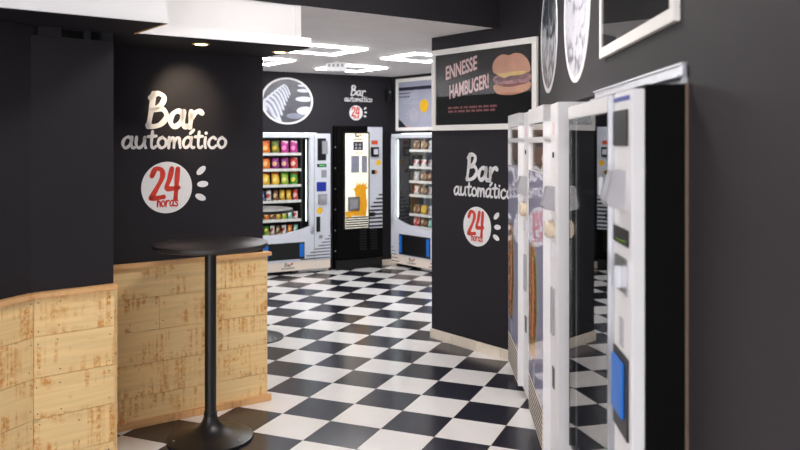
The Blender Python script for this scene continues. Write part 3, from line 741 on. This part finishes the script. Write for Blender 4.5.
# narrow glass machine on the back right wall
GW = .92
gx = GX
t, door, gx0, gx1 = snack_machine(BACKR, gx, -.07, 'pale glass fronted vending machine with bright strip, under blue grey poster', GW, 1.775, .6, False)
gs = [Zp(v, 10.1) for v in (150.5, 167.5, 182, 196, 215.5, 228)]
for k, zc in enumerate(gs):
    s_ = box('shelf', 'shelf', t, .30, GW - .035, .075, .54, zc - .012, zc, .002)
    box('price_rail', 'shelf', s_, .30, GW - .035, .066, .075, zc - .02, zc + .014)
gcols = [['brown', 'brown', 'grey', 'white'], ['white', 'white', 'grey', 'gold'], ['grey', 'brown', 'brown', 'gold'], ['white', 'brown', 'grey', 'gold'], ['brown', 'gold', 'grey', 'orange'], ['red', 'brown', 'teal', 'orange']]
for k, (zc, cl) in enumerate(zip(gs, gcols)):
    row_of_bags(BACKR, .05, zc + .001, [gx + .38 + i * .145 for i in range(4)], cl, .12, .13 if k != 1 else .1, .07, f'on {rn[k]} shelf of the narrow glass machine', 'snack_pack', 'snack pack')

# ---------------------------------------------------------------- black drinks machine
KY = -.075
kx0 = BACK.px(335, 200, KY)[0]; kx1 = BACK.px(383, 200, KY)[0]; KW = kx1 - kx0; KH = Zp(126, 10.2)
t = thing('drinks_machine', 'tall black drinks machine with backlit white front and orange splash', 'vending machine', BACK.w(kx0, KY, 0), BACK.rz)
box('cabinet', 'cab_black', t, 0, KW, .03, .6, .02, KH, .006)
door = box('door', 'cab_black', t, .03, KW - .003, 0, .028, .13, KH - .02, .005)
def K(u, v):
    a_, b_ = BACK.px(u, v, KY); return a_ - kx0, b_
def kbox(name, m, u0, u1, v0, v1, y0, y1, parent, bev=.002):
    a_, zt = K(u0, v0); b_, zb_ = K(u1, v0); zb_ = K((u0 + u1) / 2, v1)[1]; return box(name, m, parent, a_, b_, y0, y1, zb_, zt, bev)
box('plinth', 'black_metal', t, .02, KW - .01, .006, .03, .0, .125)
for k in range(6): MB().disc(.016, .25 + k * .27, .009, .024, .0301, 12).build('hinge_bolt', 'steel', t)
for a_, b_ in ((.36, .46), (.52, .62)):
    gsl = MB()
    for k in range(8): gsl.box(a_, b_, -.004, 0, .24 + k * .035, .262 + k * .035)
    gsl.build('vent_grille', 'black_metal', door)
cl = kbox('side_column', 'cab_white', 367.5, 382.3, 126.9, 228, -.004, 0, door)
fr_ = kbox('panel_frame', 'black_metal', 343.2, 369.2, 132, 229.3, -.012, .0, door, .003)
pn = kbox('backlit_panel', 'backlit', 344.8, 367.9, 133.4, 228, -.016, -.012, fr_)
def kp(u, v): return (330 + u / 5.633, v)
kb = lambda nm, m, a_, b_, v0, v1, d=.003, par=None: kbox(nm, m, 330 + a_ / 5.633, 330 + b_ / 5.633, 120 + v0 / 5.633, 120 + v1 / 5.633, -.016 - d, -.0161, par or pn, 0)
x_, z_ = K(357.5, 139.5); lo = write(MB(), 'Bar', x_ - .01, z_ + .03, .024, .008, -.0165, .075); write(lo, 'automático', x_, z_ - .005, .016, .004, -.0165, .14); lo.build('logo', 'stripe', pn)
MB().disc(x_ + .04, z_ + .055, .014, -.0175, -.016, 16).build('logo_disc', 'orange', pn)
o = kb('control_pad', 'poster_dark', 128, 182, 122, 170); kb('pad_button', 'grey_plastic', 137, 150, 132, 146, .005, o); kb('pad_button', 'grey_plastic', 158, 172, 132, 146, .005, o); kb('pad_button', 'pale_plastic', 137, 150, 152, 164, .005, o); kb('pad_button', 'pale_plastic', 158, 172, 152, 164, .005, o)
kb('caption_line', 'grey_plastic', 135, 182, 184, 188, .001)
o = kb('cup_window', 'grey_plastic', 116, 161, 201, 296); kb('window_glass', 'spoon_m', 121, 156, 207, 290, .004, o)
o = kb('cup_window', 'grey_plastic', 175, 205, 201, 296); kb('window_glass', 'spoon_m', 179, 200, 207, 290, .004, o)
sp_ = [(350, 372), (338, 360), (356, 368), (352, 340), (364, 366), (372, 350), (378, 368), (394, 344), (392, 366), (412, 348), (404, 372), (418, 380), (404, 394), (408, 440), (412, 480), (404, 540), (330, 540), (300, 560), (292, 530), (330, 505), (352, 470), (346, 420), (340, 396), (326, 384), (342, 386)]
MB().prism([K(330 + (a_ - 206) / 5.633, 120 + b_ / 5.633) for a_, b_ in sp_], -.0168, -.0161).build('juice_splash', 'orange', pn)
kbox('print_band', 'orange', 345.0, 353, 211.5, 215.5, -.0167, -.0161, pn, 0)
for k in range(5): kbox('stripe', 'stripe', 345.1, 367.6, 217.2 + k * 2.3, 218.0 + k * 2.3, -.0168, -.0161, pn, 0)
o = kbox('cup_hatch', 'steel', 347.2, 358.8, 197, 210.5, -.03, -.0161, pn, .003); kbox('hatch_window', 'grey_plastic', 349, 357, 199, 208.5, -.032, -.029, o, 0)
kbox('display', 'orange_red', 371.2, 377.6, 140.5, 144.5, -.007, -.004, cl); 
o = kbox('card_reader', 'black_plastic', 370.3, 377.8, 147, 156.6, -.035, -.004, cl, .004); kbox('reader_screen', 'spoon_l', 372.6, 376.8, 149, 154.4, -.037, -.034, o)
x_, z_ = K(378.3, 162.7); MB().disc(x_, z_, .038, -.006, -.004, 24).build('coin_sticker', 'yellow', cl)
o = kbox('lock_block', 'black_plastic', 371.3, 375, 170, 174, -.012, -.004, cl); kbox('lock_knob', 'orange', 375.2, 377, 170.5, 173.3, -.012, -.004, cl)
for k in range(9):
    v_ = 194 + k * 3.9; u_ = max(368.8, 378.5 - k * 2.6)
    kbox('stripe', 'stripe', u_, 382.0, v_, v_ + 1.5, -.0052, -.0042, cl, 0)
kbox('coin_return', 'black_plastic', 369, 374.8, 212.3, 216.4, -.01, -.004, cl)

# ---------------------------------------------------------------- small fittings at the back
t = thing('ceiling_unit', 'small white grooved unit hanging from the back ceiling', 'ceiling unit', (-.69, 8.45, ZB), 0)
box('mount', 'white_paint', t, -.03, .03, -.03, .03, -.03, -.0005)
b_ = box('housing', 'white_paint', t, -.105, .105, -.07, .07, -.12, -.03, .01)
for k in range(4): box('groove', 'grey_plastic', b_, -.085 + k * .047, -.057 + k * .047, -.074, -.07, -.075, -.045)
u, z = BACKR.px(391.5, 92); 
t = thing('wall_speaker', 'small black speaker in the corner beside blue grey poster', 'speaker', BACK.w(-.06, -.001, 2.22), BACK.rz)
box('case', 'black_plastic', t, -.035, .035, -.07, -.001, 0, .17, .008); MB().disc(0, .06, .024, -.074, -.07, 16).build('grille', 'black_metal', t); MB().disc(0, .12, .013, -.074, -.07, 16).build('tweeter', 'grey_plastic', t)

# ---------------------------------------------------------------- machines of the right wall
def terminal(parent, x, y, z, k=1.0):
    """grey payment terminal: a hooded wedge standing proud of the column; x is its middle"""
    b = MB().prism_x([(y, z), (y, z + .122 * k), (y - .036 * k, z + .122 * k), (y - .058 * k, z + .03 * k), (y - .05 * k, z + .012 * k)], x - .045 * k, x + .045 * k).build('payment_terminal', 'pale_plastic', parent)
    MB().prism_x([(y - .036 * k, z + .118 * k), (y - .039 * k, z + .119 * k), (y - .061 * k, z + .03 * k), (y - .058 * k, z + .03 * k)], x - .036 * k, x + .036 * k).build('terminal_screen', 'grey_plastic', b)
    return b
def print_machine(fr, W, H, label, ww, where, sbowl=True):
    # x: 0 far end .. W near end ; front of the door at y = 0
    t = thing('vending_machine', label, 'vending machine', (fr.o.x, fr.o.y, 0), fr.rz)
    D = .5; rc = .035                                # the coin column sits back from the door
    cab = MB(); cab.box(0, W, .16, D, .05, H); cab.box(0, .02, .04, .16, .05, H); cab.box(W - .02, W, rc + .002, .16, .05, H); cab.box(.02, W - .02, .04, .16, H - .02, H); cab.box(.02, W - .02, .04, .16, .05, 1.46)
    cab.build('cabinet', 'cab_white_r', t)
    d = MB()
    d.box(0, ww, 0, .038, H - .085, H); d.box(0, ww, 0, .038, 1.66, 1.69); d.box(0, .012, 0, .038, 1.48, H - .085)
    d.box(ww - .02, ww, 0, .038, .08, H); d.box(0, ww - .02, .004, .038, .08, 1.50)
    door = d.build('door', 'cab_white_r', t)
    MB().box(.012, ww - .02, .012, .016, 1.50, H - .085).build('glass_pane', 'glass', door)
    pan = box('print_panel', 'lavender', door, .004, ww - .022, .0005, .0038, .30, 1.50)
    # stuffed baguette print, upright
    c0 = (ww - .05) * .42
    def blobp(pts, m, y): MB().prism(smooth_pts([(c0 + a * ww * .40, .50 + b * .56) for a, b in pts], 4), y, .0004).build('baguette_print', m, pan)
    blobp([(-.75, 0), (-.5, -.12), (0, -.1), (.35, .15), (.45, .5), (.3, .9), (-.1, 1.06), (-.6, 1.0), (-.85, .6)], 'bread', -.0004)
    blobp([(.0, .05), (.35, .2), (.5, .5), (.4, .85), (.1, .95), (.12, .5)], 'lettuce', -.0008)
    blobp([(-.12, .08), (.15, .2), (.28, .5), (.2, .8), (-.05, .9), (-.02, .5)], 'tomato', -.0011)
    blobp([(-.3, .1), (-.1, .2), (.05, .5), (-.05, .82), (-.2, .9), (-.2, .5)], 'ham', -.0014)
    MB().disc(c0, .37, .06, -.0006, .0004, 28).build('tomato_print', 'spoon_m', pan)
    kick = box('kick_panel', 'cream_vinyl', door, .004, ww - .022, .0005, .0038, .085, .298)
    for k in range(7): MB().box(.01, ww - .056, -.0006, .0006, .1 + k * .028, .113 + k * .028).build('stripe', 'stripe', kick)
    # coin column
    c = box('coin_column', 'cab_white_r', t, ww + .001, W - .021, rc, rc + .04, .08, H - .006, .002)
    xm = (ww + W - .02) / 2
    box('label_sticker', 'pink_text', c, xm - .035, xm + .03, rc - .001, rc, 1.70, 1.76)
    MB().disc(xm, 1.60, .014, rc - .006, rc, 16).build('lock', 'black_plastic', c)
    box('yellow_sticker', 'cream_vinyl', c, xm - .02, xm + .02, rc - .001, rc, 1.47, 1.54)
    terminal(c, xm, rc, 1.325, 1.0)
    kn = MB().lathe([(.04, 0), (.044, .012), (.044, .03), (.03, .04)], 24).build('coin_knob', 'cream_knob', c, True); kn.rotation_euler = (PI / 2, 0, 0); kn.location = (xm - .01, rc, 1.235)
    box('coin_slot', 'steel', c, xm - .012, xm + .012, rc - .012, rc, 1.10, 1.17, .003)
    box('change_tray', 'pale_plastic', c, xm - .035, xm + .035, rc - .012, rc, .72, .95, .003)
    box('tray_opening', 'black_plastic', c, xm - .03, xm + .03, rc - .004, rc, .46, .56)
    for k in range(2):
        for j in range(6):
            pass
    for a_ in (.04, W - .1): box('foot', 'black_metal', t, a_, a_ + .06, .08, .14, 0, .05)
    # product trays behind the glass
    for zc in (1.51, 1.69): box('tray', 'shelf', t, .032, ww - .052, .0205, .155, zc - .01, zc)
    box('added_led_bar', 'led_tube', t, .05, ww - .07, .04, .06, H - .05, H - .038)  # bar added out of sight to brighten the packets
    n = 6
    for r_, (zc, ht) in enumerate(((1.69, .072), (1.51, .145))):
        for k in range(n):
            x = .06 + k * (ww - .17) / (n - 1)
            o = put('snack_bag', bag_mesh('tan', .07, ht, .05)); o.location = fr.w(x, .0475, zc + .001); o.rotation_euler = (0, 0, fr.rz)
            tag(o, f'{ORD[k]} tan packet, {"upper" if r_ == 0 else "lower"} tray of {where}', 'packet', 'tan packets in the white side machines')
    return t
def side_frame(xfar, yfar, slope):                  # x grows toward the camera
    return Fr(xfar, yfar, 180 + math.degrees(math.atan(slope)))
f2 = side_frame(.5 + .057 * 4.64, 4.64, .057)
print_machine(f2, .955, 1.853, 'white vending machine with baguette print, next to mirror glass machine', .70, 'white machine beside mirror glass machine')
f3 = side_frame(.784, 5.66, .028)
print_machine(f3, .84, 1.853, 'white vending machine with baguette print, next to the lettered burger wall', .60, 'white machine beside burger wall')

# mirror glass machine
f1 = side_frame(.7584, 3.52, .061)
W1, H1, D1 = 1.222, 1.82, .46
t = thing('vending_machine', 'white framed vending machine with dark mirror glass and black side', 'vending machine', (f1.o.x, f1.o.y, 0), f1.rz)
cb = MB(); cb.box(0, .02, .04, D1, .05, H1 + .012); cb.box(W1 - .02, W1, .04, D1, .05, H1 + .012); cb.box(.02, W1 - .02, D1 - .02, D1, .05, H1 + .012); cb.box(.02, W1 - .02, .04, D1 - .02, H1 - .01, H1 + .012); cb.box(.02, W1 - .02, .04, D1 - .02, .05, .35)
cb.build('cabinet', 'cab_black', t)
Y1 = lambda u: .5437 / ((u - 400) / F - .061)
X1 = lambda u: (3.52 - Y1(u)) * 1.00186       # photo column -> x on the front plane
wa, wb = .012, X1(611)
d = MB(); d.box(0, wb, 0, .038, 1.763, H1, .003);  d.box(.01, wb, 0, .038, .06, .30); d.box(wb + .05, W1, 0, .038, .06, H1, .003)
door = d.build('door', 'cab_white_r', t)
box('gasket', 'stripe', door, 0, .02, .004, .03, .3, 1.763)
box('glass_pane', 'glass_mirror', door, .021, wb, .004, .009, .30, 1.763)
pr = MB(); pr.box(wb, wb + .014, -.012, .036, .06, H1 - .004, .002); pr.box(wb + .014, wb + .05, -.004, .036, .06, H1 - .004, .002); pr.build('door_profile', 'steel', door)
for zc in (.55, .85, 1.15, 1.45): box('shelf', 'cab_black', t, .022, wb - .02, .06, D1 - .03, zc - .012, zc)
cc0, cc1 = wb + .055, W1 - .03
def zc_(v, u): return HC - (v - YH) * Y1(u) / F
cx_ = (cc0 + cc1) / 2
box('display', 'black_plastic', door, cc0 + .005, cc1 - .015, -.006, 0, zc_(146, 623), zc_(110, 623), .002)
box('header_badge', 'blue_dark', door, cc0, cc1, -.003, 0, 1.79, 1.803)
term = terminal(door, cx_ + .01, 0, 1.452, 1.0)
box('reader_strip', 'steel', term, cx_ - .046, cx_ - .036, -.063, -.05, 1.49, 1.55, .002)
o = box('note_slot', 'black_plastic', door, cc0 + .005, cc1 - .005, -.005, 0, zc_(246, 625), zc_(229, 625), .002); box('slot_insert', 'lettuce', o, cc0 + .03, cc1 - .03, -.006, -.0045, zc_(243, 625), zc_(241, 625))
o = box('coin_plate', 'steel', door, cc0 + .02, cc1 - .015, -.004, 0, zc_(294, 625), zc_(258, 625), .002); box('coin_lever', 'steel', o, cx_ - .008, cx_ + .01, -.028, -.004, zc_(290, 625), zc_(268, 625), .003)
bc = MB()
for k in range(12): bc.box(cx_ - .03, cx_ + .025, -.001, 0, zc_(349 - k * 2.5, 624), zc_(349 - k * 2.5 - 1.3, 624))
bc.build('barcode_sticker', 'grey_plastic', door)
o = box('change_flap', 'black_plastic', door, cc0 + .004, cc1 - .006, -.006, 0, zc_(436, 624), zc_(354, 624), .003); box('flap_cover', 'blue', o, cc0 + .012, cc1 - .045, -.014, -.005, zc_(418, 624), zc_(361, 624), .004)
for a_ in (.04, W1 - .1): box('foot', 'black_metal', t, a_, a_ + .06, .08, .14, 0, .05)

# galvanised channel and board edge around the recess of the mirror glass machine
xa, xb = yw(3.632), yw(2.3)
t = thing('metal_channel', 'bright metal channel on charcoal wall above mirror glass machine', 'channel', RIGHT.w(xa, 0, 1.846), RIGHT.rz)
L = xb - xa
box('web', 'galv', t, 0, L, -.008, -.001, .008, .046); box('lower_flange', 'galv', t, 0, L, -.03, -.008, .008, .014); box('back_plate', 'grey_plastic', t, 0, L - .012, -.004, -.001, -.010, .008); box('end_cap', 'galv', t, L - .007, L, -.016, -.001, -.010, .052); box('upper_flange', 'galv', t, 0, L, -.016, -.001, .046, .052)
jam = box('trim_1', 'brown_edge', None, yw(2.30) + .0005, yw(2.30) + .010, -.010, -.0005, 0, 1.835); jam.location = (RIGHT.o.x, RIGHT.o.y, 0); jam.rotation_euler = (0, 0, RIGHT.rz); tag(jam, kind='structure')
